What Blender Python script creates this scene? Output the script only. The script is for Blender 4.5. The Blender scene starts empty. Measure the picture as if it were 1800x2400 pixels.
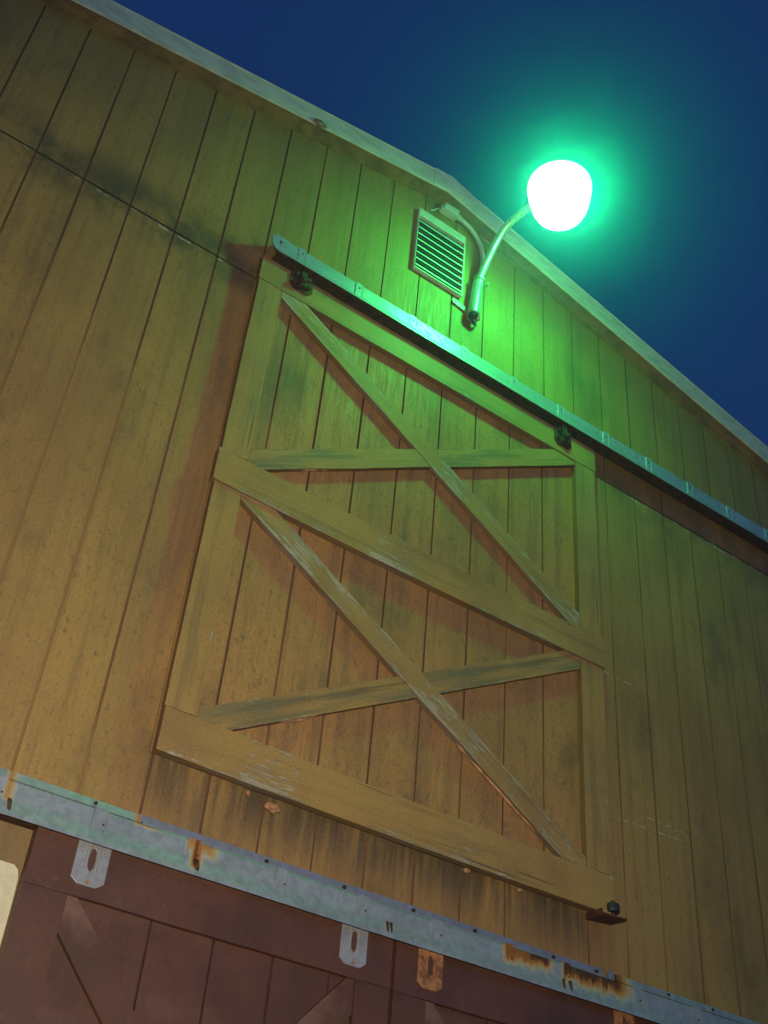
import bpy, bmesh, math, random
from mathutils import Vector, Matrix, noise
from mathutils.geometry import tessellate_polygon
random.seed(7)
sc = bpy.context.scene
COL = sc.collection

# ------------------------------------------------------------------ materials
class G:
    """small node graph builder"""
    def __init__(s, name):
        s.m = bpy.data.materials.new(name); s.m.use_nodes = True
        s.t = s.m.node_tree; s.n = s.t.nodes; s.l = s.t.links; s.n.clear()
        s.out = s.n.new('ShaderNodeOutputMaterial'); s.b = s.n.new('ShaderNodeBsdfPrincipled')
        s.l.new(s.b.outputs[0], s.out.inputs['Surface'])
        tc = s.n.new('ShaderNodeTexCoord'); s.obj = tc.outputs['Object']; s.tc = tc
        sx = s.n.new('ShaderNodeSeparateXYZ'); s.l.new(s.obj, sx.inputs[0]); s.x, s.y, s.z = sx.outputs
    def inp(s, node, k, v):
        if isinstance(v, bpy.types.NodeSocket): s.l.new(v, node.inputs[k])
        elif isinstance(v, (tuple, list)) and len(v) == 3 and node.inputs[k].type == 'RGBA': node.inputs[k].default_value = (*v, 1)
        else: node.inputs[k].default_value = v
    def set(s, k, v): s.inp(s.b, k, v)
    def math(s, op, a, b=0.0, c=None, clamp=False):
        n = s.n.new('ShaderNodeMath'); n.operation = op; n.use_clamp = clamp
        s.inp(n, 0, a); s.inp(n, 1, b)
        if c is not None: s.inp(n, 2, c)
        return n.outputs[0]
    def mul(s, a, b): return s.math('MULTIPLY', a, b)
    def add(s, a, b): return s.math('ADD', a, b)
    def ramp(s, v, lo, hi, o0=0.0, o1=1.0):
        n = s.n.new('ShaderNodeMapRange'); n.interpolation_type = 'SMOOTHSTEP'
        s.inp(n, 'Value', v)
        for k, q in (('From Min', lo), ('From Max', hi), ('To Min', o0), ('To Max', o1)): n.inputs[k].default_value = q
        return n.outputs[0]
    def band(s, v, a, b, c, d):      # 0 below a, 1 from b to c, 0 above d
        return s.mul(s.ramp(v, a, b), s.ramp(v, c, d, 1, 0))
    def noise(s, scale=(1, 1, 1), f=1.0, det=3.0, rough=.55, off=(0, 0, 0)):
        mp = s.n.new('ShaderNodeMapping'); mp.inputs['Scale'].default_value = scale; mp.inputs['Location'].default_value = off
        s.l.new(s.obj, mp.inputs[0]); n = s.n.new('ShaderNodeTexNoise')
        n.inputs['Scale'].default_value = f; n.inputs['Detail'].default_value = det; n.inputs['Roughness'].default_value = rough
        s.l.new(mp.outputs[0], n.inputs['Vector']); return n.outputs['Fac']
    def mix(s, f, a, b):
        n = s.n.new('ShaderNodeMix'); n.data_type = 'RGBA'
        s.inp(n, 0, f); s.inp(n, 6, a); s.inp(n, 7, b); return n.outputs[2]
    def bump(s, h, strength=.3, dist=.002):
        n = s.n.new('ShaderNodeBump'); n.inputs['Strength'].default_value = strength; n.inputs['Distance'].default_value = dist
        s.l.new(h, n.inputs['Height']); s.l.new(n.outputs[0], s.b.inputs['Normal'])

TAN = (.355, .218, .064)
TAN_D = (.27, .158, .052)
DIRT = (.085, .070, .040)
GREYWOOD = (.44, .41, .33)

def mat_siding(name, tan=TAN, door=False, streak=1.0):
    g = G(name)
    blot = g.noise((1, 1, .6), 2.2, 5, .6)
    fine = g.noise((95, 95, 5), 1.0, 4, .7)
    mid = g.noise((24, 24, 1.1), 1.0, 3, .6)
    spk = g.noise((1, 1, .45), 55, 3, .75, (3, 1, 2))
    c = g.mix(g.ramp(blot, .40, .68), tan, TAN_D)
    c = g.mix(g.mul(g.ramp(fine, .44, .72), .42 * streak), c, TAN_D)
    c = g.mix(g.mul(g.ramp(mid, .48, .66), .50 * streak), c, (.20, .12, .05))
    c = g.mix(g.mul(g.ramp(spk, .54, .68), .50), c, DIRT)
    wn = g.n.new('ShaderNodeTexWhiteNoise'); wn.noise_dimensions = '1D'; g.l.new(g.math('FLOOR', g.math('DIVIDE', g.add(g.x, .0 if not door else .018), .2032)), wn.inputs['W'])
    c = g.mix(g.mul(wn.outputs['Value'], .30), c, (.24, .145, .055))      # each strip between grooves weathered a little differently
    # mildew clouds
    mil = g.noise((1.0, 1, .5), 2.9, 6, .68, (7, 0, 3))
    c = g.mix(g.mul(g.ramp(mil, .50, .72), .62), c, DIRT)
    if not door:
        # grime collected along the sheet joint, and under the loft door's bottom rail
        wob = g.noise((1, 1, 1), 5.0, 4, .6, (1, 5, 2))
        j = g.band(g.z, 5.18, 5.36, 5.40, 5.66)
        j = g.mul(j, g.ramp(wob, .36, .60)); j = g.mul(j, g.ramp(g.x, 1.3, 3.2, 1, .6))
        c = g.mix(g.mul(j, .80), c, (.06, .052, .03))
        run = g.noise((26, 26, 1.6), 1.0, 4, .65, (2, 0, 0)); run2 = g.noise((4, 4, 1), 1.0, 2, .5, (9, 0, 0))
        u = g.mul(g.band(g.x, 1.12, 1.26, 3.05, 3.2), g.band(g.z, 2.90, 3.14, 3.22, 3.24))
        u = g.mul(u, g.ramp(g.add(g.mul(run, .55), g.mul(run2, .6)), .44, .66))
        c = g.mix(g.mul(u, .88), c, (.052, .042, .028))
        le = g.mul(g.band(g.x, .95, 1.1, 1.3, 1.4), g.band(g.z, 3.3, 3.6, 4.6, 5.2))
        c = g.mix(g.mul(g.mul(le, g.ramp(run, .4, .7)), .35), c, (.13, .08, .05))
        q = g.mul(g.ramp(g.x, .90, 1.0, 1, 0), g.ramp(g.z, 2.80, 2.90, 1, 0)); c = g.mix(g.mul(q, .6), c, (.13, .10, .06))
        # pale bare scratches right of the door
        for (x0, x1, z0, sl) in ((3.20, 3.62, 3.583, .05), (3.35, 3.63, 3.643, .0), (3.19, 3.36, 4.255, -.03)):
            line = g.math('ABSOLUTE', g.math('SUBTRACT', g.z, g.add(g.mul(g.math('SUBTRACT', g.x, x0), sl), z0)))
            k = g.mul(g.ramp(line, .0012, .0040, 1, 0), g.band(g.x, x0 - .01, x0 + .01, x1 - .02, x1))
            k = g.mul(k, g.ramp(g.noise((30, 1, 30), 1, 2, .5), .42, .55))
            c = g.mix(g.mul(k, .8), c, (.5, .45, .34))
        # flaked paint with bare wood showing along the joint
        fl = g.mul(g.band(g.z, 5.350, 5.362, 5.372, 5.385), g.ramp(g.noise((14, 1, 60), 1, 3, .7), .56, .62))
        c = g.mix(g.mul(fl, .85), c, (.55, .50, .42))
    else:
        up = g.ramp(g.noise((60, 60, 14), 1, 4, .75, (4, 4, 4)), .66, .72)
        c = g.mix(g.mul(up, .45), c, (.5, .48, .36))
    gr = g.noise((1, 1, .6), 150, 2, .8, (6, 1, 2)); c = g.mix(g.mul(g.ramp(gr, .54, .66), .38), c, (.13, .09, .045)); c = g.mix(g.mul(g.ramp(gr, .46, .34), .22), c, (.50, .31, .12))
    g.set('Base Color', c); g.set('Roughness', g.ramp(fine, .3, .7, .50, .78)); g.set('Specular IOR Level', .35)
    g.bump(g.add(g.mul(fine, 1.0), g.add(g.mul(mid, .6), g.mul(spk, .4))), .55, .0016)
    return g.m

def mat_groove():
    g = G('groove_grime'); n = g.noise((8, 8, 3), 1, 3)
    fill = g.noise((3, 3, .8), 1, 3, .6, (4, 0, 0)); low = g.mul(g.ramp(g.x, .6, 1.25, 1, 0), g.ramp(g.z, 3.6, 5.0, 1, 0))
    c = g.mix(n, (.060, .030, .016), (.18, .090, .040)); c = g.mix(g.mul(g.ramp(g.add(fill, g.mul(low, .30)), .48, .74), .85), c, (.30, .175, .058))
    g.set('Base Color', c); g.set('Roughness', .95); return g.m

def mat_board(name, seed, peel=.3, weather=.0, edge=.05, tan=TAN, bare=GREYWOOD, half=.045, ends=0.0, hl=1.0):
    """painted board; local X runs along the grain, local Y across it; paint flakes along the edges"""
    g = G(name); o = (seed * 3.1, seed * 1.7, seed)
    grain = g.noise((2.2, 75, 75), 1.0, 5, .65, o)
    wavy = g.noise((1.3, 22, 22), 1.0, 3, .6, o)
    blot = g.noise((1, 1, 1), 3.0, 4, .6, o)
    spk = g.noise((1, 1, 1), 70, 3, .7, o)
    c = g.mix(g.ramp(blot, .4, .7), tan, TAN_D)
    c = g.mix(g.mul(g.ramp(grain, .45, .72), .40 + weather * .4), c, TAN_D if weather < .3 else (.14, .12, .055))
    c = g.mix(g.mul(g.ramp(wavy, .50, .68), .32 + weather * .45), c, DIRT)
    c = g.mix(g.mul(g.ramp(spk, .60, .72), .34), c, DIRT)
    if weather:
        gr = g.noise((2.0, 11, 11), 1.0, 4, .65, (seed, 2, 7))
        c = g.mix(g.mul(g.ramp(gr, .45, .62), weather * .75), c, (.115, .125, .075))
    ay = g.math('ABSOLUTE', g.y)
    en = g.ramp(ay, half - edge, half)
    if ends: en = g.math('MAXIMUM', en, g.mul(g.ramp(g.math('ABSOLUTE', g.x), hl - .28, hl), ends))
    pn = g.noise((16, 85, 85), 1.0, 5, .8, (seed, 5, 1)); pl = g.noise((2.6, 2.6, 2.6), 1.0, 2, .5, (seed, 0, 0))
    pv = g.add(g.mul(pn, .75), g.add(g.mul(pl, .52), g.mul(en, .06)))
    pm = g.ramp(pv, .835 - peel * .24, .86 - peel * .24)
    bg = g.mix(g.ramp(grain, .4, .65), bare, (.16, .13, .09))
    c = g.mix(g.mul(pm, .72), c, bg)
    # cracks along the grain
    cr = g.ramp(g.noise((1.1, 60, 60), 1.0, 2, .5, (seed, 9, 3)), .715, .735)
    c = g.mix(g.mul(cr, .85), c, (.03, .02, .012))
    gr = g.noise((.6, 1, 1), 150, 2, .8, o); c = g.mix(g.mul(g.ramp(gr, .54, .66), .38), c, (.13, .09, .045)); c = g.mix(g.mul(g.ramp(gr, .46, .34), .22), c, (.50, .31, .12))
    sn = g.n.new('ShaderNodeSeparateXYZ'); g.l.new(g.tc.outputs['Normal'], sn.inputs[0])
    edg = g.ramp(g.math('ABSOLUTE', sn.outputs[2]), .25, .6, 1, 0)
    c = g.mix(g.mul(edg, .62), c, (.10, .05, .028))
    g.set('Base Color', c); g.set('Roughness', .62); g.set('Specular IOR Level', .4)
    g.bump(g.add(grain, g.math('SUBTRACT', g.mul(wavy, .5), g.add(g.mul(pm, .8), g.mul(cr, 2.0)))), .6, .0018)
    return g.m

def mat_red(name, seed=0, worn=.25):
    g = G(name)
    fine = g.noise((50, 50, 4), 1, 4, .7, (seed, 0, 0)); blot = g.noise((1, 1, 1), 4, 4, .6, (seed, 2, 0)); spk = g.noise((1, 1, 1), 60, 3, .7)
    c = g.mix(g.ramp(blot, .35, .7), (.098, .039, .021), (.068, .029, .017))
    c = g.mix(g.mul(g.ramp(fine, .45, .7), .4), c, (.085, .036, .028))
    c = g.mix(g.mul(g.ramp(g.noise((1.5, 1.5, 5), 2.2, 4, .6, (seed, 4, 4)), .50, .72), worn), c, (.26, .16, .11))
    c = g.mix(g.mul(g.ramp(spk, .62, .70), .35), c, (.24, .12, .09))
    c = g.mix(g.mul(g.ramp(g.noise((1, 1, .5), 34, 4, .75, (2, 2, 2)), .50, .66), .45), c, (.055, .026, .018))
    g.set('Base Color', c); g.set('Roughness', .52); g.bump(g.add(fine, g.mul(spk, .5)), .35, .0012); return g.m

def mat_zinc(name, col=(.50, .52, .53), rough=.42, metal=.55, rust=None, bump=.25):
    g = G(name)
    sp = g.noise((1, 1, 1), 38, 3, .7); lg = g.noise((4, 4, 9), 1, 4, .6)
    c = g.mix(g.ramp(sp, .35, .7), col, tuple(k * .74 for k in col))
    c = g.mix(g.mul(g.ramp(lg, .45, .7), .45), c, tuple(k * .6 for k in col))
    if rust:
        rn = g.add(g.mul(g.noise((22, 22, 16), 1, 6, .75), .6), g.mul(g.noise((90, 90, 5), 1, 3, .7), .4)); tot = None
        for (x0, x1, ztop, depth, amt) in rust:
            m = g.band(g.x, x0 - .02, x0 + .004, x1 - .10 if x1 - x0 > .2 else x1 - .03, x1 + .02)
            v = g.ramp(g.math('SUBTRACT', ztop, g.z), 0, depth, 1, 0)
            k = g.mul(g.mul(m, amt), g.ramp(g.add(g.mul(v, .62), g.mul(rn, 1.15)), .66, 1.16))
            tot = k if tot is None else g.math('MAXIMUM', tot, k)
        c = g.mix(g.ramp(tot, .04, .45), c, (.36, .27, .12))
        c = g.mix(g.ramp(tot, .28, .8), c, (.30, .115, .022))
        c = g.mix(g.ramp(tot, .66, 1.0), c, (.055, .020, .010))
        g.set('Metallic', g.mul(g.ramp(tot, 0, .3, 1, 0), metal)); g.set('Roughness', g.ramp(tot, 0, .4, rough, .9))
    else:
        g.set('Metallic', metal); g.set('Roughness', g.ramp(sp, .3, .7, rough - .08, rough + .10))
    g.set('Base Color', c); g.bump(g.add(g.mul(sp, .4), lg), bump, .001); return g.m

def mat_plain(name, c1, c2, f=20, rough=.6, metal=0.0, bump=.3, st=(1, 1, 1), th=(.4, .65)):
    g = G(name); n = g.noise(st, f, 4, .65)
    g.set('Base Color', g.mix(g.ramp(n, *th), c1, c2)); g.set('Roughness', rough); g.set('Metallic', metal); g.bump(n, bump, .0015); return g.m

M = dict(
    siding=mat_siding('tan_painted_siding'), door_siding=mat_siding('tan_painted_door_siding', (.40, .215, .066), True, 1.25), groove=mat_groove(),
    red=mat_red('dark_red_paint', 0, .10), redw=mat_red('dark_red_paint_scuffed', 5, .5),
    fascia=mat_plain('pale_fascia_metal', (.66, .66, .58), (.50, .51, .45), 9, .6, 0, .12, (1, 1, 3)),
    soffit=mat_plain('tan_painted_trim', (.28, .165, .060), (.17, .10, .045), 11, .7),
    zinc=mat_zinc('galvanised_track_steel', (.50, .55, .60)),
    zincrust=mat_zinc('galvanised_track_rusted', (.33, .37, .40), .46, .35,
                  rust=[(1.365, 1.46, 2.905, .075, .62), (1.19, 1.27, 2.912, .03, .6), (2.586, 2.82, 2.905, .10, .80), (2.855, 3.20, 2.92, .13, 1.0), (1.385, 1.41, 2.85, .06, 1.0), (.80, .815, 2.86, .03, .8), (2.70, 2.80, 2.91, .08, 1.0)]),
    flange=mat_zinc('galvanised_flange', (.30, .33, .37), .5, .5),
    plate=mat_zinc('bright_zinc_plate', (.36, .37, .37), .34, .3),
    rustplate=mat_plain('rust_orange_steel', (.36, .17, .07), (.15, .06, .028), 30, .85, .0),
    rusty=mat_plain('dark_rusty_steel', (.10, .042, .018), (.030, .020, .014), 45, .7, .3),
    rustred=mat_plain('red_rusted_steel', (.11, .030, .016), (.06, .018, .010), 35, .8, .2),
    redgroove=mat_plain('red_door_groove_grime', (.035, .014, .010), (.060, .024, .016), 20, .9),
    black=mat_plain('black_rubber', (.012, .016, .018), (.022, .026, .028), 20, .5),
    screw=mat_plain('dark_screw', (.05, .03, .025), (.02, .015, .012), 40, .6, .4),
    cream=mat_plain('cream_painted_panel', (.62, .59, .41), (.55, .52, .35), 30, .6, 0, .15),
    pipe=mat_zinc('galvanised_pipe', (.50, .54, .48), .34, .6, None, .05),
    grey=mat_plain('grey_pvc', (.50, .52, .48), (.40, .42, .38), 12, .5),
    louver=mat_plain('pale_aluminium_louver', (.70, .71, .66), (.52, .54, .50), 14, .45, .2),
    dark=mat_plain('vent_shade_backing', (.030, .030, .032), (.05, .05, .055), 60, .9),  # colour of the unlit inside of the vent
    under=mat_plain('shaded_blade', (.07, .07, .065), (.04, .04, .04), 30, .8),  # slat blades behind the pale lips, their shade put into the colour
    roof=mat_plain('roof_sheet', (.22, .22, .21), (.16, .16, .16), 5, .5, .3),
    nest=mat_plain('dry_mud', (.27, .22, .12), (.16, .13, .07), 60, .95, 0, .8),
    mudorange=mat_plain('orange_mud_and_wood', (.46, .25, .12), (.20, .08, .045), 90, .95, 0, .8),
    gravel=mat_plain('gravel', (.16, .145, .12), (.09, .08, .07), 35, .95, 0, 1.0),
    wire=mat_plain('dark_cable', (.06, .05, .045), (.03, .025, .022), 30, .6),
    housing=mat_plain('grey_lamp_housing', (.45, .47, .46), (.35, .37, .36), 15, .45, .4),
)
barewood = mat_plain('bare_broken_wood', (.60, .36, .20), (.36, .17, .10), 60, .9, 0, .6, (.3, 1, 1))

# ------------------------------------------------------------------ geometry helpers
def link(name, bm, mats, parent=None, smooth=False):
    me = bpy.data.meshes.new(name); bmesh.ops.recalc_face_normals(bm, faces=bm.faces[:]); bm.to_mesh(me); bm.free()
    for m in (mats if isinstance(mats, (list, tuple)) else [mats]): me.materials.append(m)
    if smooth:
        for p in me.polygons: p.use_smooth = True
    o = bpy.data.objects.new(name, me); COL.objects.link(o)
    if parent: o.parent = parent
    return o
def empty(name, loc=(0, 0, 0)):
    o = bpy.data.objects.new(name, None); COL.objects.link(o); o.location = loc; o.empty_display_size = .2; return o
def tag(o, label=None, cat=None, group=None, kind=None):
    if label: o['label'] = label
    if cat: o['category'] = cat
    if group: o['group'] = group
    if kind: o['kind'] = kind
    return o
def keep(o, parent):          # parent whose location matters: keep world position
    o.parent = parent; o.matrix_parent_inverse = parent.matrix_world.inverted()
def box(bm, x0, x1, y0, y1, z0, z1, mi=0):
    v = [bm.verts.new((x, y, z)) for x in (x0, x1) for y in (y0, y1) for z in (z0, z1)]
    for f in ((0, 1, 3, 2), (4, 6, 7, 5), (0, 4, 5, 1), (2, 3, 7, 6), (0, 2, 6, 4), (1, 5, 7, 3)):
        bm.faces.new([v[i] for i in f]).material_index = mi
def prism_xz(bm, pts, y0, y1, holes=(), mi=0):
    """polygon in the x,z plane extruded from y0 to y1, holes allowed"""
    loops = [pts] + list(holes); flat = [p for l in loops for p in l]
    A = [bm.verts.new((p[0], y0, p[1])) for p in flat]; B = [bm.verts.new((p[0], y1, p[1])) for p in flat]
    for t in tessellate_polygon([[Vector((p[0], p[1], 0)) for p in l] for l in loops]):
        for V in (A, B):
            try: bm.faces.new([V[i] for i in t]).material_index = mi
            except ValueError: pass
    s = 0
    for l in loops:
        n = len(l)
        for i in range(n):
            a, b = s + i, s + (i + 1) % n
            bm.faces.new((A[a], A[b], B[b], B[a])).material_index = mi
        s += n
def cyl(bm, p0, p1, r0, r1=None, seg=16, caps=True, mi=0):
    p0, p1 = Vector(p0), Vector(p1); r1 = r0 if r1 is None else r1
    d = (p1 - p0).normalized(); a = d.orthogonal().normalized(); b = d.cross(a)
    R = [[bm.verts.new(p + (a * math.cos(2 * math.pi * i / seg) + b * math.sin(2 * math.pi * i / seg)) * r) for i in range(seg)] for p, r in ((p0, r0), (p1, r1))]
    for i in range(seg): bm.faces.new((R[0][i], R[0][(i + 1) % seg], R[1][(i + 1) % seg], R[1][i])).material_index = mi
    if caps:
        for q in R: bm.faces.new(q).material_index = mi
def smoothpath(pts, n=8):
    P = [Vector(p) for p in pts]; P = [P[0] * 2 - P[1]] + P + [P[-1] * 2 - P[-2]]; out = []
    for i in range(1, len(P) - 2):
        for k in range(n):
            t = k / n; a, b, c, d = P[i - 1:i + 3]
            out.append(.5 * ((2 * b) + (c - a) * t + (2 * a - 5 * b + 4 * c - d) * t * t + (3 * b - a - 3 * c + d) * t ** 3))
    out.append(P[-2]); return out
def tube(bm, pts, r, seg=14, caps=True, mi=0):
    rs = r if isinstance(r, (list, tuple)) else [r] * len(pts); prev = None; a = None
    for i, p in enumerate(pts):
        d = (pts[min(i + 1, len(pts) - 1)] - pts[max(i - 1, 0)]).normalized()
        a = d.orthogonal().normalized() if a is None else (a - d * a.dot(d)).normalized(); b = d.cross(a)
        ring = [bm.verts.new(p + (a * math.cos(2 * math.pi * k / seg) + b * math.sin(2 * math.pi * k / seg)) * rs[i]) for k in range(seg)]
        if prev:
            for k in range(seg): bm.faces.new((prev[k], prev[(k + 1) % seg], ring[(k + 1) % seg], ring[k])).material_index = mi
        elif caps: bm.faces.new(ring)
        prev = ring
    if caps: bm.faces.new(prev)
def lathe(bm, prof, c, seg=40, mi=0):
    prev = None
    for r, z in prof:
        ring = [bm.verts.new((c[0] + r * math.cos(2 * math.pi * k / seg), c[1] + r * math.sin(2 * math.pi * k / seg), c[2] + z)) for k in range(seg)]
        if prev:
            for k in range(seg): bm.faces.new((prev[k], prev[(k + 1) % seg], ring[(k + 1) % seg], ring[k])).material_index = mi
        prev = ring
def bevel(o, w=.003, seg=2):
    m = o.modifiers.new('Bevel', 'BEVEL'); m.width = w; m.segments = seg; m.limit_method = 'ANGLE'; m.angle_limit = math.radians(40); return o

# ------------------------------------------------------------------ barn
AX, AZ, SL, SR = 2.115, 6.690, .198, .213          # gable apex (soffit line on the wall) and the two roof slopes
OV = .075                                          # how far the roof edge stands out from the wall
def rz(x): return AZ - (SL * (AX - x) if x < AX else SR * (x - AX))
XL, XR = -5.2, 9.4
JZ = 5.372                                         # joint between the lower and the upper plywood sheets
barn = tag(empty('barn', (0, 0, 0)), 'tan plywood barn with low gable, braced loft door and dark red sliding doors', 'barn')

def siding(bm, x0, x1, z0, ztop, y, first, step, gw=.0090, gd=.0042, joint=None, dx=.0):
    """grooved sheet facing -y; material 0 the sheet, 1 the grooves"""
    xs = []; g = first
    while g < x1:
        if g > x0: xs.append(g)
        g += step
    edges = [(x0, y)]
    for g in xs:
        w = gw * random.uniform(.85, 1.2) / 2
        edges += [(g - w, y), (g - w * .55, y + gd), (g + w * .55, y + gd), (g + w, y)]
    edges.append((x1, y))
    spans = [(z0, None)] if joint is None else [(z0, joint), (joint + .0085, None)]
    for (a, b) in spans:
        cols = []
        for (x, yy) in edges:
            t = ztop(x) if callable(ztop) else ztop
            bb = t if b is None else b
            bb = max(min(bb, t), a + .001)
            n = 10; cols.append([bm.verts.new((x + (0 if n == 0 else .0012 * noise.noise(Vector((x * 3, 0, a + (bb - a) * k / n * 2.0)))), yy + .0012 * noise.noise(Vector((x * 2, 5, a + (bb - a) * k / n * 1.5))), a + (bb - a) * k / n)) for k in range(n + 1)])
        for i in range(len(cols) - 1):
            gro = edges[i][1] != y or edges[i + 1][1] != y
            for k in range(len(cols[i]) - 1):
                bm.faces.new((cols[i][k], cols[i + 1][k], cols[i + 1][k + 1], cols[i][k + 1])).material_index = 1 if gro else 0

bm = bmesh.new()
siding(bm, XL, XR, .12, rz, 0.0, -5.08, .2032, joint=JZ)
wall = link('gable_wall', bm, [M['siding'], M['groove']], barn)
bm = bmesh.new()
prism_xz(bm, [(XL, 0.1), (XR, 0.1), (XR, rz(XR) - .004), (AX, AZ - .004), (XL, rz(XL) - .004)], .007, .10)
link('wall_framing', bm, M['wire'], barn)
bm = bmesh.new(); box(bm, XL, XL + .1, .1, 14, 0.1, rz(XL)); siding_m = M['siding']; link('side_wall', bm, siding_m, barn)
bm = bmesh.new(); box(bm, XR - .1, XR, .1, 14, 0.1, rz(XR)); link('side_wall', bm, siding_m, barn)
bm = bmesh.new(); prism_xz(bm, [(XL + .1, 0.1), (XR - .1, 0.1), (XR - .1, rz(XR)), (AX, AZ), (XL + .1, rz(XL))], 13.9, 14); link('back_wall', bm, siding_m, barn)
bm = bmesh.new(); box(bm, XL + .02, XR - .02, .02, 13.98, -.2, .1); link('foundation', bm, M['gravel'], barn)
# soffit board and frieze strip under each roof edge
def slopeband(bm, x0, x1, lo, hi, y0, y1, n=24):
    top = [(x0 + (x1 - x0) * i / n) for i in range(n + 1)]
    prism_xz(bm, [(x, rz(x) + lo + .0015 * noise.noise(Vector((x * 2.3, lo * 9, 0)))) for x in top] + [(x, rz(x) + hi) for x in reversed(top)], y0, y1)
for a, b in ((XL - .3, AX), (AX, XR + .3)):
    bm = bmesh.new(); slopeband(bm, a, b, -.006, .018, -OV + .004, -.003); link('soffit', bm, M['soffit'], barn)
    bm = bmesh.new(); slopeband(bm, a, b, -.026, -.0065, -.014, -.001); link('frieze', bm, M['soffit'], barn)
    bm = bmesh.new(); slopeband(bm, a, b, -.016, .106, -OV - .010, -OV); 
    slopeband(bm, a, b, .1065, .112, -OV - .014, 0.0)
    f = link('fascia', bm, M['fascia'], barn); bevel(f, .002)
# roof sheets
for s, a, b in ((1, XL - .3, AX), (-1, AX, XR + .3)):
    bm = bmesh.new(); prism_xz(bm, [(a, rz(a) + .03), (b, rz(b) + .03), (b, rz(b) + .105), (a, rz(a) + .105)], 0.101, 14.2)
    prism_xz(bm, [(a, rz(a) + .03), (b, rz(b) + .03), (b, rz(b) + .105), (a, rz(a) + .105)], -OV + .002, .1005)
    link('roof', bm, M['roof'], barn)
# lapped ridge piece of the fascia
bm = bmesh.new()
prism_xz(bm, [(AX - .10, rz(AX - .1) - .012), (AX, AZ - .014), (AX + .15, rz(AX + .15) - .012), (AX + .15, rz(AX + .15) + .116), (AX + .015, AZ + .121), (AX - .10, rz(AX - .1) + .122)], -OV - .0135, -OV - .0105)
link('ridge_cap', bm, M['fascia'], barn)

# ---- boards of the doors (local X along the board, local Y across)
def clip(poly, n, d):          # keep n.p <= d
    out = []
    for i in range(len(poly)):
        a, b = poly[i], poly[(i + 1) % len(poly)]
        da, db = n[0] * a[0] + n[1] * a[1] - d, n[0] * b[0] + n[1] * b[1] - d
        if da <= 0: out.append(a)
        if da * db < 0:
            t = da / (da - db); out.append((a[0] + (b[0] - a[0]) * t, a[1] + (b[1] - a[1]) * t))
    return out
def board(name, poly, yf, yb, mat, parent, ang=None, seed=0, rag=.0014, bow=0.0, bev=.003):
    """poly in wall x,z; yf front plane, yb back plane"""
    cx = sum(p[0] for p in poly) / len(poly); cz = sum(p[1] for p in poly) / len(poly)
    if ang is None: ang = 0
    ca, sa = math.cos(ang), math.sin(ang)
    loc = [((p[0] - cx) * ca + (p[1] - cz) * sa, -(p[0] - cx) * sa + (p[1] - cz) * ca) for p in poly]
    cu = (min(p[0] for p in loc) + max(p[0] for p in loc)) / 2; cv = (min(p[1] for p in loc) + max(p[1] for p in loc)) / 2
    cx += cu * ca - cv * sa; cz += cu * sa + cv * ca
    loc = [(u - cu, v - cv) for u, v in loc]; L = max(abs(p[0]) for p in loc) or 1
    fine = []
    for i in range(len(loc)):
        a, b = loc[i], loc[(i + 1) % len(loc)]; d = math.hypot(b[0] - a[0], b[1] - a[1]); n = max(1, int(d / .06))
        for k in range(n):
            t = k / n; u, v = a[0] + (b[0] - a[0]) * t, a[1] + (b[1] - a[1]) * t
            w = rag * noise.noise(Vector((u * 9, v * 40, seed))) if k else 0
            fine.append((u, v + w * 1.6 + bow * (1 - (u / L) ** 2)))
    bm = bmesh.new(); t = (yb - yf)
    A = [bm.verts.new((u, v, 0)) for u, v in fine]; B = [bm.verts.new((u, v, -t)) for u, v in fine]
    for tri in tessellate_polygon([[Vector((u, v, 0)) for u, v in fine]]):
        bm.faces.new([A[i] for i in tri]); bm.faces.new([B[i] for i in reversed(tri)])
    for i in range(len(fine)): bm.faces.new((A[i], B[i], B[(i + 1) % len(fine)], A[(i + 1) % len(fine)]))
    bmesh.ops.dissolve_limit(bm, angle_limit=.001, verts=bm.verts[:], edges=bm.edges[:])
    o = link(name, bm, mat)
    # local X -> wall direction, local Y -> across, local Z -> out of the wall (-y)
    o.matrix_world = Matrix(((ca, -sa, 0, cx), (0, 0, -1, yf), (sa, ca, 0, cz), (0, 0, 0, 1)))
    o.parent = parent
    if bev: bevel(o, bev)
    return o
def rect(x0, x1, z0, z1): return [(x0, z0), (x1, z0), (x1, z1), (x0, z1)]
H90 = math.pi / 2

# ---- loft door
DL, DR, DB, DT = 1.198, 3.135, 3.150, 5.515
bm = bmesh.new()
siding(bm, DL + .004, DR - .004, DB + .006, DT, -.0285, 1.388, .2032, gw=.009, gd=.007)
for (a, b, c, d) in ((DL + .004, DR - .004, DB + .006, DT),):
    # edges and back of the sheet
    box(bm, a, b, -.0190, -.012, c, d, 0)
loft_door = loft = tag(link('loft_door', bm, [M['door_siding'], M['groove']], barn), 'tan square loft door braced with two stacked X frames')
loft.location.y = .008
W = dict(peel=.25, weather=.1, edge=.05)
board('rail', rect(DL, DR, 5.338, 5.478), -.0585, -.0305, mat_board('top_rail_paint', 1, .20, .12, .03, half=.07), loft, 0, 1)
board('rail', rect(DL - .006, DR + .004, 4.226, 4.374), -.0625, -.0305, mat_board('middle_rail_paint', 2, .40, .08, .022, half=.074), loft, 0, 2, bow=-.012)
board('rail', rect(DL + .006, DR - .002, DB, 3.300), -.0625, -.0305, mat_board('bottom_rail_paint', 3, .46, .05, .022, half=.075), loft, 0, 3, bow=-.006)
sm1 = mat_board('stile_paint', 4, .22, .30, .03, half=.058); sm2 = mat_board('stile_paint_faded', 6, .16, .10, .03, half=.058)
SI, SO = 1.316, 3.002
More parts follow.
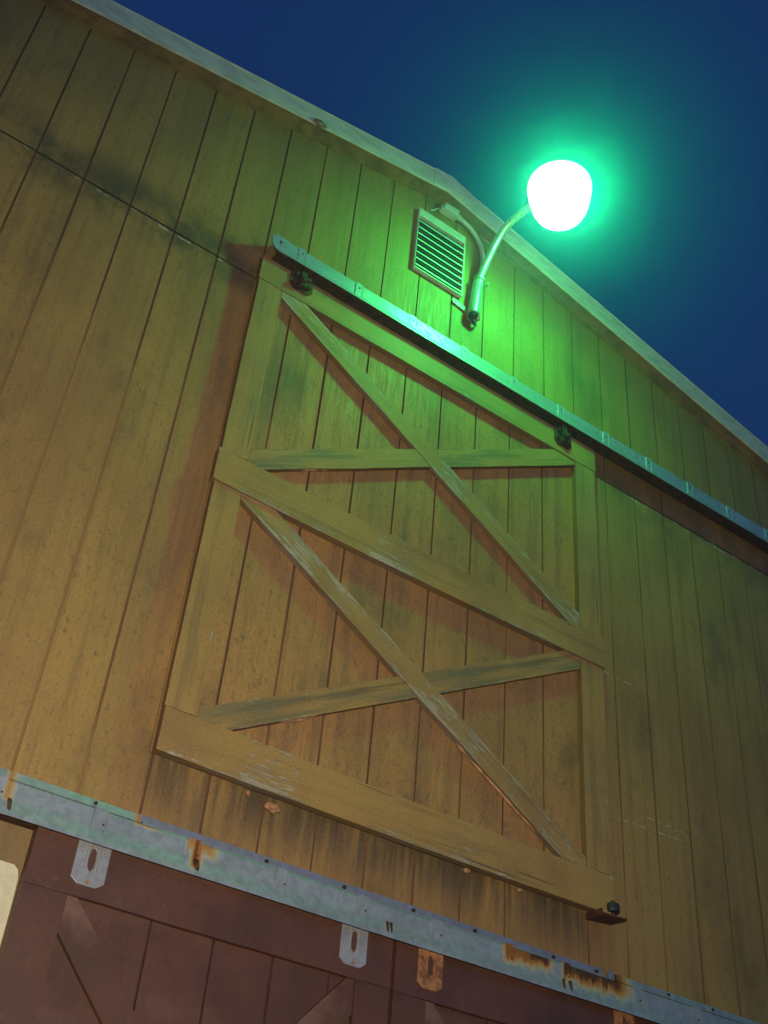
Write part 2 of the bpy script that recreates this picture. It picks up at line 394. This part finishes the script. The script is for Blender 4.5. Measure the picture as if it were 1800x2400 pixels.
for (z0, z1, mm) in ((4.378, 5.334, sm1), (3.304, 4.222, sm2)):
    board('stile', rect(DL + .004, SI, z0, z1), -.0575, -.0305, mm, loft, H90, z0)
    board('stile', rect(SO, DR - .004, z0, z1), -.0575, -.0305, mm, loft, H90, z0 + 3)
def strip(p, q, w):
    d = Vector((q[0] - p[0], q[1] - p[1])).normalized(); n = Vector((-d.y, d.x)) * w / 2; e = d * .3
    return [(p[0] - e.x - n.x, p[1] - e.y - n.y), (q[0] + e.x - n.x, q[1] + e.y - n.y), (q[0] + e.x + n.x, q[1] + e.y + n.y), (p[0] - e.x + n.x, p[1] - e.y + n.y)], d
def brace_pair(zlo, zhi, P, Q, Rr, S, mA, mB, seed, bare=False):
    inner = ((1, 0, SO - .002), (-1, 0, -SI - .002), (0, 1, zhi - .002), (0, -1, -zlo - .002))
    pa, da = strip(P, Q, .093)
    for a, b, c in inner: pa = clip(pa, (a, b), c)
    board('brace', pa, -.0560, -.0305, mA, loft, math.atan2(da.y, da.x), seed, rag=.002)
    n = Vector((-da.y, da.x)); mid = n.dot(Vector(P)); h = .0475
    for s in (1, -1):
        pb, db = strip(Rr, S, .090)
        for a, b, c in inner: pb = clip(pb, (a, b), c)
        pb = clip(pb, (-n.x * s, -n.y * s), -(mid * s + h))
        board('brace', pb, -.0545, -.0305, mB, loft, math.atan2(db.y, db.x), seed + s + 5, rag=.002)
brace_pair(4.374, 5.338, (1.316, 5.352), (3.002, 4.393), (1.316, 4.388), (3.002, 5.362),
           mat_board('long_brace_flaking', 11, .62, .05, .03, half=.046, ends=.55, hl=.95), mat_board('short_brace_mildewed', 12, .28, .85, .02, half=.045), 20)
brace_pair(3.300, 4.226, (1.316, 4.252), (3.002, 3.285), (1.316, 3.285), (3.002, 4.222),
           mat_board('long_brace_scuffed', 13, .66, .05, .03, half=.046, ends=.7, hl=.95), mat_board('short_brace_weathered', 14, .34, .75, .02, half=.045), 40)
# splintered bare wood under the braces (each a sliver of its own)
def sliver(x0, x1, z0, z1, y0, y1, mat, nm='splinter', seed=0, n=26):
    bm = bmesh.new(); prev = None
    for i in range(n + 1):
        t = i / n; x = x0 + (x1 - x0) * t; z = z0 + (z1 - z0) * t; k = math.sin(math.pi * min(1, max(.03, t))) ** .4
        d = .011 * k * (.55 + .9 * abs(noise.noise(Vector((x * 22, seed, 0)))))
        ring = [bm.verts.new((x, y0, z)), bm.verts.new((x, y0, z - d * .6)), bm.verts.new((x, (y0 + y1) / 2, z - d)), bm.verts.new((x, y1, z - d * .5)), bm.verts.new((x, y1, z))]
        if prev:
            for j in range(5): bm.faces.new((prev[j], prev[(j + 1) % 5], ring[(j + 1) % 5], ring[j]))
        else: bm.faces.new(ring)
        prev = ring
    bm.faces.new(prev); o = link(nm, bm, mat, loft); tag(o, 'strip of bare orange splintered wood under a brace'); return o
sliver(1.50, 1.72, 4.449, 4.576, -.049, -.0315, barewood, seed=1)
sliver(2.36, 2.80, 3.604, 3.351, -.047, -.0315, barewood, seed=2)
sliver(1.62, 1.76, 3.405, 3.482, -.047, -.0315, barewood, seed=3)
# roller hangers on the top rail
def hanger(x0, x1, z0, z1):
    bm = bmesh.new(); xm = (x0 + x1) / 2
    prism_xz(bm, [(x0, z0 + .02), (x0 + .02, z0), (x1 - .02, z0), (x1, z0 + .02), (x1, z1), (x0, z1)], -.0655, -.0590)
    box(bm, xm - .014, xm + .014, -.082, -.0656, z0 + .02, z1 + .012)
    for dx, dz in ((-.034, .035), (.034, .035), (-.03, .085), (.03, .085)): cyl(bm, (xm + dx, -.0657, z0 + dz), (xm + dx, -.079, z0 + dz), .011, .009, 6)
    cyl(bm, (xm, -.083, z0 + .055), (xm, -.097, z0 + .055), .017, .014, 6)
    o = link('hanger', bm, M['rusty'], loft); bevel(o, .0015); tag(o, 'dark rusty roller hanger bolted to the top rail'); return o
hanger(1.338, 1.452, 5.385, 5.508); hanger(2.862, 2.972, 5.378, 5.500)
# bottom guide: rubber roller over a rusty plate
bm = bmesh.new(); cyl(bm, (3.122, -.062, 3.158), (3.122, -.062, 3.192), .028, None, 24)
r = link('guide_roller', bm, M['black'], loft, True); bevel(r, .006, 3); tag(r, 'black rubber guide roller at the lower corner of the loft door')
bm = bmesh.new(); prism_xz(bm, [(3.030, 3.121), (3.162, 3.134), (3.162, 3.139), (3.030, 3.126)], -.100, -.012); box(bm, 3.030, 3.037, -.098, -.014, 3.127, 3.146)
cyl(bm, (3.122, -.062, 3.1415), (3.122, -.062, 3.158), .010, None, 10); cyl(bm, (3.122, -.062, 3.1965), (3.122, -.062, 3.204), .011, None, 6)
tag(bevel(link('guide_bracket', bm, M['rustred'], loft), .0012), 'rusty angle plate holding the guide roller')

# ---- steel tracks
def track(name, x0, x1, prof, mat, label, rounded=False):
    bm = bmesh.new(); n = int((x1 - x0) / .1); prev = None
    for i in range(n + 1):
        x = x0 + (x1 - x0) * i / n
        ring = [bm.verts.new((x, y + .0012 * noise.noise(Vector((x * 4, z * 30, 1))), z + .0016 * noise.noise(Vector((x * 1.7, 3, z))))) for y, z in prof]
        if prev:
            for k in range(len(prof) - 1): bm.faces.new((prev[k], ring[k], ring[k + 1], prev[k + 1]))
        prev = ring
    o = link(name, bm, mat, barn); s = o.modifiers.new('Solidify', 'SOLIDIFY'); s.thickness = .0025; s.offset = 0
    tag(o, label); return o
zu0, zu1 = 5.512, 5.612
up = track('door_track', 1.245, 7.6, [(-.004, zu1 + .018), (-.006, zu1 + .004), (-.060, zu1 + .002), (-.074, zu1), (-.0750, zu1 - .068), (-.0775, zu1 - .080), (-.0860, zu0 + .006), (-.0865, zu0)], M['zinc'], 'long galvanised door track running above the loft door')
bm = bmesh.new(); box(bm, 1.25, 7.6, -.083, -.012, zu0 + .010, zu0 + .014); link('channel_shade_plate', bm, M['rusty'], up)  # added dark filler standing in for the shadowed inside of the open channel
bm = bmesh.new()       # closed rounded end plate with a slot
endp = [(1.232, zu1 + .001), (1.216, zu1 - .008), (1.210, zu1 - .030), (1.214, zu1 - .058), (1.228, zu1 - .082), (1.246, zu0 + .006), (1.30, zu0 + .006), (1.30, zu1 + .001)]
hole = [(1.252 + .006 * math.cos(a), zu1 - .038 + .017 * math.sin(a)) for a in [i * math.pi / 6 for i in range(12)]]
prism_xz(bm, endp, -.0800, -.0775, [hole]); box(bm, 1.2515 - .008, 1.2515 + .008, -.0760, -.0745, zu1 - .060, zu1 - .018, 1)
link('end_plate', bm, [M['zinc'], M['black']], up)
for i in range(22):
    x = 1.365 + i * .3048
    bm = bmesh.new()
    for s in (-1, 1):
        box(bm, x + s * .0185 - .0018, x + s * .0185 + .0018, -.0785, -.0745, zu0 + .016, zu1 - .002)
    box(bm, x - .0163, x + .0163, -.0772, -.0760, zu0 + .018, zu1 + .004); box(bm, x - .0163, x + .0163, -.0759, -.003, zu1 + .0062, zu1 + .009)
    cyl(bm, (x, -.0773, zu1 - .022), (x, -.080, zu1 - .022), .004, .003, 8, mi=1)
    tag(link('bracket', bm, [M['zinc'], M['screw']], up))
zl0, zl1 = 2.800, 2.903
fl = track('door_track', -1.6, 7.6, [(-.046, zl1 + .004), (-.066, zl1 + .002), (-.0715, zl1 - .004), (-.0730, zl1 - .048), (-.0760, zl1 - .062), (-.0855, zl0 + .010), (-.0860, zl0)], M['zincrust'], 'long galvanised lower track streaked with orange rust above the dark red doors')
bm = bmesh.new(); box(bm, -1.6, 7.6, -.082, -.012, zl0 + .012, zl0 + .016); link('channel_shade_plate', bm, M['rusty'], fl)  # same dark filler, painting the shade up inside the lower track
fl_f = track('track_flange', 1.215, 3.10, [(-.003, 2.957), (-.008, 2.956), (-.010, 2.925), (-.040, 2.922), (-.0455, 2.920), (-.046, 2.906)], M['flange'], 'dull grey mounting flange along the top of the lower track')
fl_f.parent = fl
fl_g = track('track_flange', -1.6, 1.2, [(-.004, 2.934), (-.062, 2.931), (-.069, 2.9065)], M['zincrust'], 'pale lapped cover plate on the left length of the lower track'); fl_g.parent = fl
fl_h = track('track_flange', 3.112, 7.6, [(-.004, 2.934), (-.062, 2.931), (-.069, 2.9065)], M['zincrust'], 'blue grey lapped cover plate on the right length of the lower track'); fl_h.parent = fl
for i in range(24):
    x = .772 - .3048 * 4 + i * .3048
    if abs(x - 2.906) < .1: x = 2.862
    bm = bmesh.new()
    for s in (-1, 1): box(bm, x + s * .0205 - .0020, x + s * .0205 + .0020, -.0800, -.0725, zl0 + .036, zl1 - .001)
    box(bm, x - .0184, x + .0184, -.0757, -.0742, zl0 + .040, zl1 + .006)
    cyl(bm, (x + .012, -.0758, zl0 + .062), (x + .012, -.0785, zl0 + .062), .003, None, 8, mi=1)
    link('bracket', bm, [M['zincrust'], M['screw']], fl)
for x in (.50, 1.055, 1.66, 1.955, 2.235, 2.50, 2.86, 3.07, 3.38, 3.62, 4.1):
    bm = bmesh.new(); lap = x > 3.1 or x < 1.2
    if lap: cyl(bm, (x, -.066, 2.920), (x, -.072, 2.920), .0060, .005, 8)
    else: cyl(bm, (x, -.0115, 2.940), (x, -.018, 2.940), .0075, .006, 8)
    link('screw', bm, M['screw'], fl)
bm = bmesh.new(); prism_xz(bm, [(3.085, 2.912), (3.115, 2.908), (3.120, 2.930), (3.105, 2.945), (3.09, 2.94)], -.056, -.0475); link('end_plate', bm, M['flange'], fl)
for x, w in ((.805, .010), (1.385, .013), (2.085, .006), (2.10, .005), (2.84, .006), (2.873, .006)):      # drip slots through the lower lip
    bm = bmesh.new(); prism_xz(bm, [(x, 2.850), (x + w, 2.847), (x + w * 1.5, 2.822), (x + w * 1.1, 2.814), (x + w * .4, 2.820)], -.0860, -.0690)
    link('slot', bm, M['rusty'], fl)

# ---- louvre vent
vx0, vx1, vz0, vz1 = 1.980, 2.284, 6.030, 6.492
bm = bmesh.new(); prism_xz(bm, rect(vx0, vx1, vz0, vz1), -.026, -.002, [rect(vx0 + .005, vx1 - .009, vz0 + .007, vz1 - .058)])
vent = tag(bevel(link('louvre_vent', bm, M['grey'], barn), .002), 'pale louvred vent below the roof peak')
bm = bmesh.new(); prism_xz(bm, rect(vx0 + .006, vx1 - .020, vz1 - .050, vz1 - .008), -.0280, -.0262, [rect(vx0 + .009, vx1 - .023, vz1 - .047, vz1 - .011)]); link('frame_lip', bm, M['louver'], vent)
bm = bmesh.new(); box(bm, vx0 + .008, vx1 - .020, -.0065, -.0035, vz0 + .008, vz1 - .055); link('shade_backing', bm, M['dark'], vent)  # added dark sheet standing in for the shade between the slats
for i in range(8):
    z = vz0 + .016 + i * .0475
    bm = bmesh.new()
    v = [bm.verts.new(p) for x in (vx0 + .0052, vx1 - .0092) for p in ((x, -.0290, z), (x, -.0290, z + .0085), (x, -.0275, z + .0090), (x, -.0275, z + .002), (x, -.012, z + .012), (x, -.012, z + .010), (x, -.0275, z))]
    for k in range(7): bm.faces.new((v[k], v[(k + 1) % 7], v[7 + (k + 1) % 7], v[7 + k])).material_index = 0 if k in (0, 1) else 1
    link('slat', bm, [M['louver'], M['under']], vent)

# ---- dark red sliding doors under the lower track
def barn_door(x0, x1, label, yo, hangs, seed):
    bm = bmesh.new(); siding(bm, x0, x1, .14, 2.84, -.030 + yo, x0 + .395, .2032, gw=.009, gd=.006); box(bm, x0 + .001, x1 - .001, -.0235 + yo, -.012 + yo, .145, 2.835)
    d = tag(link('barn_door', bm, [M['red'], M['redgroove']], barn), label)
    sw = .128
    for a, b, c, e in ((x0, x1, 2.657, 2.838), (x0, x1, 1.40, 1.56), (x0, x1, .14, .30)): board('rail', rect(a, b, c, e), -.050 + yo, -.0305 + yo, M['red'], d, 0, seed)
    for a, b in ((x0, x0 + sw), (x1 - sw, x1)):
        for c, e in ((1.562, 2.6555), (.302, 1.398)): board('stile', rect(a, b, c, e), -.0495 + yo, -.0305 + yo, M['red'], d, H90, seed + a)
    ix0, ix1 = x0 + sw + .002, x1 - sw - .002
    for (lo, hi) in ((1.562, 2.655), (.302, 1.398)):
        A = strip((ix0, hi - .035), (ix1, lo + .035), .092)
        pa = A[0]
        for n, c in (((1, 0), ix1), ((-1, 0), -ix0), ((0, 1), hi), ((0, -1), -lo)): pa = clip(pa, n, c)
        board('brace', pa, -.048 + yo, -.0305 + yo, M['redw'], d, math.atan2(A[1].y, A[1].x), seed + lo)
        n = Vector((-A[1].y, A[1].x)); mid = n.dot(Vector((ix0, hi - .035)))
        for s in (1, -1):
            B = strip((ix0, lo + .035), (ix1, hi - .035), .092); pb = B[0]
            for nn, c in (((1, 0), ix1), ((-1, 0), -ix0), ((0, 1), hi), ((0, -1), -lo)): pb = clip(pb, nn, c)
            pb = clip(pb, (-n.x * s, -n.y * s), -(mid * s + .048))
            board('brace', pb, -.047 + yo, -.0305 + yo, M['redw'], d, math.atan2(B[1].y, B[1].x), seed + s)
    for (hx, mat, lab) in hangs:
        bm = bmesh.new(); w, z0, z1, yy = .050, 2.690, 2.835, -.0505 + yo
        slot = [(hx - .009, 2.742), (hx, 2.730), (hx + .009, 2.742), (hx + .011, 2.765), (hx + .008, 2.792), (hx, 2.797), (hx - .008, 2.792), (hx - .011, 2.765)]
        prism_xz(bm, [(hx - w, z0 + .016), (hx - w + .022, z0), (hx + w - .022, z0), (hx + w, z0 + .016), (hx + w, z1), (hx - w, z1)], yy - .004, yy - .0005, [slot])
        for s in (-1, 1):
            cyl(bm, (hx + s * .016, yy - .0045, 2.735), (hx + s * .016, yy - .0045, 2.812), .0045, None, 8)
            cyl(bm, (hx + s * .036, yy - .0042, 2.786), (hx + s * .036, yy - .010, 2.786), .0065, .005, 8)
        cyl(bm, (hx, yy - .0042, 2.700), (hx, yy - .009, 2.700), .0055, .004, 8, mi=1)
        cyl(bm, (hx, yy - .0048, 2.711), (hx, yy - .0048, 2.728), .006, .003, 8)
        h = link('hanger', bm, [mat, M['rustplate']], d); bevel(h, .0008); tag(h, lab)
    return d
barn_door(.915, 2.133, 'left dark red sliding door under the rusty track', -.004, [(1.088, M['plate'], 'shiny zinc hanger plate with a keyhole slot, near the left edge'), (1.984, M['plate'], 'duller zinc hanger plate near the door meeting line')], 3)
barn_door(2.152, 3.370, 'right dark red sliding door under the rusty track', 0.0, [(2.288, M['rustplate'], 'rust orange hanger plate'), (3.160, M['rustplate'], 'rust orange hanger plate near the frame corner')], 9)
# cream panel left of the doors
bm = bmesh.new(); prism_xz(bm, [(-1.2, .3), (.926, .3), (.914, 2.60), (.912, 2.672), (.906, 2.695), (.892, 2.706), (-1.2, 2.722)], -.012, -.0012)
tag(link('wall_panel', bm, M['cream'], barn), 'cream painted panel left of the dark red doors')

# ------------------------------------------------------------------ yard light on its curved arm
LC = Vector((2.440, -.572, 6.500))
light = tag(empty('yard_light', (2.34, 0, 5.95)), 'lit drum shaped yard light glowing white green on a curved pipe arm beside the vent', 'yard light')
armpts = smoothpath([(2.340, -.044, 5.915), (2.350, -.047, 6.05), (2.361, -.054, 6.18), (2.376, -.108, 6.322), (2.390, -.175, 6.440), (2.401, -.245, 6.490), (2.420, -.365, 6.512), (2.432, -.470, 6.520)], 8)
bm = bmesh.new(); tube(bm, armpts[15:], .0205, 18); o = link('arm', bm, M['pipe'], None, True); keep(o, light) if False else None
bpy.context.view_layer.update()
def lp(name, bm, mat, smooth=False):
    o = link(name, bm, mat, None, smooth); o.parent = light; o.matrix_parent_inverse = Matrix.Translation(-light.location); return o
o.parent = light; o.matrix_parent_inverse = Matrix.Translation(-light.location)
bm = bmesh.new(); tube(bm, [p for p in armpts[:17]], .0285, 20, caps=False); sl = lp('sleeve', bm, M['pipe'], True); sl.modifiers.new('Solidify', 'SOLIDIFY').thickness = .004
bm = bmesh.new(); c0 = armpts[16]; d0 = (armpts[17] - armpts[15]).normalized()
for off, rr in ((-.004, .033), (.006, .030)): cyl(bm, c0 + d0 * off, c0 + d0 * (off + .006), rr, None, 20)
box(bm, 2.375, 2.415, c0.y - .008, c0.y + .008, c0.z - .006, c0.z); cyl(bm, (2.405, -.004, c0.z - .003), (2.405, c0.y - .018, c0.z - .003), .005, None, 8)
lp('collar', bm, M['pipe'])
bm = bmesh.new(); box(bm, 2.332, 2.400, -.0075, -.002, 5.915, 6.19)
prism_xz(bm, [(2.232, 5.978), (2.240, 5.968), (2.331, 5.950), (2.331, 5.982), (2.240, 5.996)], -.012, -.0076)
box(bm, 2.334, 2.346, -.016, -.008, 5.95, 5.985); box(bm, 2.376, 2.386, -.030, -.008, 5.95, 5.985)
for x, z in ((2.252, 5.982), (2.288, 5.973), (2.388, 5.93), (2.388, 6.17)): cyl(bm, (x, -.008, z), (x, -.018, z), .0065, .005, 6)
bevel(lp('mounting_bracket', bm, M['pipe']), .0012)
bm = bmesh.new(); cyl(bm, (2.388, -.026, 5.93), (2.392, -.030, 6.20), .0085, None, 12); cyl(bm, (2.3895, -.0275, 6.04), (2.390, -.028, 6.055), .011, None, 12); lp('clamp_rod', bm, M['pipe'], True)
bm = bmesh.new()
for k in range(3):
    w = smoothpath([(2.338 + .006 * k, -.044, 5.95), (2.326 + .006 * k, -.040, 5.925), (2.332 + .007 * k, -.034 - .004 * k, 5.896 - .005 * k), (2.356 + .006 * k, -.026, 5.888 - .005 * k), (2.388, -.010, 5.905)], 6); tube(bm, w, .0032, 8)
lp('cable', bm, M['wire'], True)
bm = bmesh.new(); cyl(bm, (2.3385, -.0435, 5.905), (2.339, -.044, 5.93), .0215, None, 16); lp('end_plug', bm, M['wire'])
# head: housing with photocell above, reflector skirt, glowing refractor bowl open at the bottom
bm = bmesh.new(); lathe(bm, [(.001, .130), (.030, .130), (.040, .124), (.042, .090), (.060, .080), (.078, .065), (.085, .010), (.125, -.012), (.161, -.024), (.161, -.029), (.120, -.022), (.001, -.020)], LC); 
tube(bm, smoothpath([(2.431, -.455, 6.520), (2.436, -.500, 6.530), (2.439, -.540, 6.540)], 4), .030, 16)
lp('housing', bm, M['housing'], True)
g = G('glowing_refractor'); tr = g.n.new('ShaderNodeBsdfTransparent'); em = g.n.new('ShaderNodeEmission'); ad = g.n.new('ShaderNodeMixShader')
tp = g.ramp(g.z, 6.26, 6.42, 1.0, .12)      # ribbed side wall passes less than the clear bottom
cb = g.n.new('ShaderNodeCombineColor'); [g.l.new(tp, cb.inputs[i]) for i in range(3)]; g.l.new(cb.outputs[0], tr.inputs[0])
em.inputs[0].default_value = (.62, 1.0, .86, 1); em.inputs[1].default_value = 26.0; ad.inputs[0].default_value = .12
g.l.new(tr.outputs[0], ad.inputs[1]); g.l.new(em.outputs[0], ad.inputs[2]); g.l.new(ad.outputs[0], g.out.inputs['Surface']); g.n.remove(g.b)
bm = bmesh.new(); lathe(bm, [(.157, -.030), (.1585, -.05), (.154, -.09), (.146, -.135), (.136, -.18), (.122, -.214), (.097, -.236), (.05, -.246), (.001, -.248)], LC, 48)
lp('refractor', bm, g.m, True)

# ------------------------------------------------------------------ junction box and conduit
jb = tag(empty('conduit', (2.24, 0, 6.62)), 'grey conduit bending down from a small box under the roof peak to the lamp arm', 'conduit')
def jp(name, bm, mat, smooth=False):
    o = link(name, bm, mat, None, smooth); o.parent = jb; o.matrix_parent_inverse = Matrix.Translation(-jb.location); return o
bm = bmesh.new(); box(bm, 2.120, 2.215, -.050, -.002, 6.585, 6.622); box(bm, 2.130, 2.222, -.046, -.004, 6.6225, 6.640); box(bm, 2.108, 2.1195, -.040, -.006, 6.580, 6.612)
bevel(jp('junction_box', bm, M['grey']), .003)
bm = bmesh.new(); tube(bm, smoothpath([(2.212, -.028, 6.602), (2.262, -.028, 6.598), (2.320, -.028, 6.572), (2.372, -.028, 6.510), (2.396, -.028, 6.430), (2.396, -.029, 6.34), (2.380, -.034, 6.26), (2.370, -.036, 6.20)], 8), .0125, 14); jp('pipe', bm, M['grey'], True)
bm = bmesh.new(); cyl(bm, (2.2155, -.028, 6.603), (2.240, -.028, 6.602), .018, .016, 14); jp('connector', bm, M['grey'])
bm = bmesh.new(); tube(bm, smoothpath([(2.108, -.02, 6.595), (2.09, -.018, 6.575), (2.075, -.012, 6.560), (2.06, -.006, 6.555)], 4), .004, 8); jp('cable', bm, M['grey'], True)

# ------------------------------------------------------------------ insect nests and bits of bare wood
def lump(name, c, r, mat, label, cat, seed, n=3):
    bm = bmesh.new(); bmesh.ops.create_icosphere(bm, subdivisions=n, radius=1)
    for v in bm.verts:
        k = 1 + .45 * noise.noise(v.co * 1.7 + Vector((seed, 0, 0))) + .2 * noise.noise(v.co * 5); v.co = Vector((v.co.x * r[0] * k, v.co.y * r[1] * k, v.co.z * r[2] * k)) + Vector(c)
    return tag(link(name, bm, mat, None, True), label, cat, 'mud nests under the loft door' if name == 'orange_lump' else None)
lump('wasp_nest', (1.318, -OV - .018, 6.522), (.036, .012, .017), M['nest'], 'small brown mud wasp nest stuck on the pale roof edge', 'nest', 1)
lump('orange_lump', (1.652, -.012, 3.118), (.028, .014, .017), M['mudorange'], 'orange crumbling mud nest on the wall right below the loft door bottom rail', 'nest', 4)
lump('orange_lump', (1.560, -.008, 3.139), (.008, .006, .010), M['mudorange'], 'tiny orange bit of bare wood left of the crumbling nest under the door', 'nest', 6, 2)
lump('orange_lump', (2.455, -.012, 3.140), (.017, .010, .008), M['mudorange'], 'bit of pale orange bare wood under the middle of the bottom rail', 'nest', 8, 2)
lump('orange_lump', (2.700, -.012, 3.137), (.012, .009, .007), M['mudorange'], 'small bit of bare wood under the bottom rail toward its right end', 'nest', 11, 2)

# ------------------------------------------------------------------ ground, air
bm = bmesh.new(); bmesh.ops.create_grid(bm, x_segments=2, y_segments=2, size=400); tag(link('ground', bm, M['gravel']), 'dark gravel yard in front of the barn', None, None, 'structure')

HZ = .035
bm = bmesh.new(); box(bm, -12, 14, -9, 16, -1.0, 7.4)
hm = bpy.data.materials.new('night_air'); hm.use_nodes = True; hn = hm.node_tree.nodes; hn.clear()
ho = hn.new('ShaderNodeOutputMaterial'); pv = hn.new('ShaderNodeVolumePrincipled'); pv.inputs['Color'].default_value = (.16, .44, 1.0, 1)
pv.inputs['Density'].default_value = HZ; pv.inputs['Anisotropy'].default_value = .96
pv.inputs['Absorption Color'].default_value = (1, 1, 1, 1); hm.cycles.volume_sampling = 'EQUIANGULAR'
hm.node_tree.links.new(pv.outputs[0], ho.inputs['Volume'])
tag(link('haze', bm, hm), None, None, None, 'stuff')

# ------------------------------------------------------------------ camera
R = [[0.809451094346817, -0.5816961897591133, 0.08011534609842355], [0.4115042356707344, 0.4646339715762924, -0.7840787820635666], [0.4188713285554231, 0.6676412324572014, 0.6154689227225401]]
C = Vector((-.0087, -3.1511, 1.6)); rx, ry, rf = [Vector(r) for r in R]
cam = bpy.data.cameras.new('camera'); cam.sensor_fit = 'HORIZONTAL'; cam.sensor_width = 36; cam.lens = 36 * 2.70891 / 1.8; cam.clip_start = .02; cam.clip_end = 2000
co = bpy.data.objects.new('camera', cam); COL.objects.link(co)
co.matrix_world = Matrix(((rx.x, -ry.x, -rf.x, C.x), (rx.y, -ry.y, -rf.y, C.y), (rx.z, -ry.z, -rf.z, C.z), (0, 0, 0, 1)))
sc.camera = co

# ------------------------------------------------------------------ light
def point(name, loc, power, col, rad):
    l = bpy.data.lights.new(name, 'POINT'); l.energy = power; l.color = col; l.shadow_soft_size = rad
    o = bpy.data.objects.new(name, l); COL.objects.link(o); o.location = loc; return o
point('lamp_bulb', LC + Vector((-.005, -.055, -.120)), 140, (.015, 1.0, .150), .070)
l = bpy.data.lights.new('camera_flash', 'SPOT'); l.energy = 515; l.color = (1.0, .92, .84); l.shadow_soft_size = .02; l.spot_size = math.radians(86); l.spot_blend = 1.0
fo = bpy.data.objects.new('camera_flash', l); COL.objects.link(fo); fo.location = C + rx * .14 - ry * .26
fo.rotation_euler = (rf * 2.709 - rx * .34 + ry * .52).to_track_quat('-Z', 'Y').to_euler()

w = bpy.data.worlds.new('World'); sc.world = w; w.use_nodes = True; nt = w.node_tree; bg = nt.nodes['Background']
sky = nt.nodes.new('ShaderNodeTexSky'); sky.sky_type = 'NISHITA'; sky.sun_disc = False
sky.sun_elevation = math.radians(-3.0); sky.sun_rotation = math.radians(150)
tint = nt.nodes.new('ShaderNodeMix'); tint.data_type = 'RGBA'; tint.blend_type = 'MULTIPLY'; tint.inputs[0].default_value = 1; tint.inputs[7].default_value = (.22, .66, 2.0, 1)
nt.links.new(sky.outputs[0], tint.inputs[6]); nt.links.new(tint.outputs[2], bg.inputs[0]); bg.inputs[1].default_value = 1.2

sc.view_settings.view_transform = 'Standard'; sc.view_settings.look = 'None'; sc.view_settings.exposure = 0; sc.view_settings.gamma = 1
sc.cycles.use_denoising = True; sc.cycles.volume_bounces = 0; sc.cycles.max_bounces = 5; sc.cycles.sample_clamp_indirect = 3
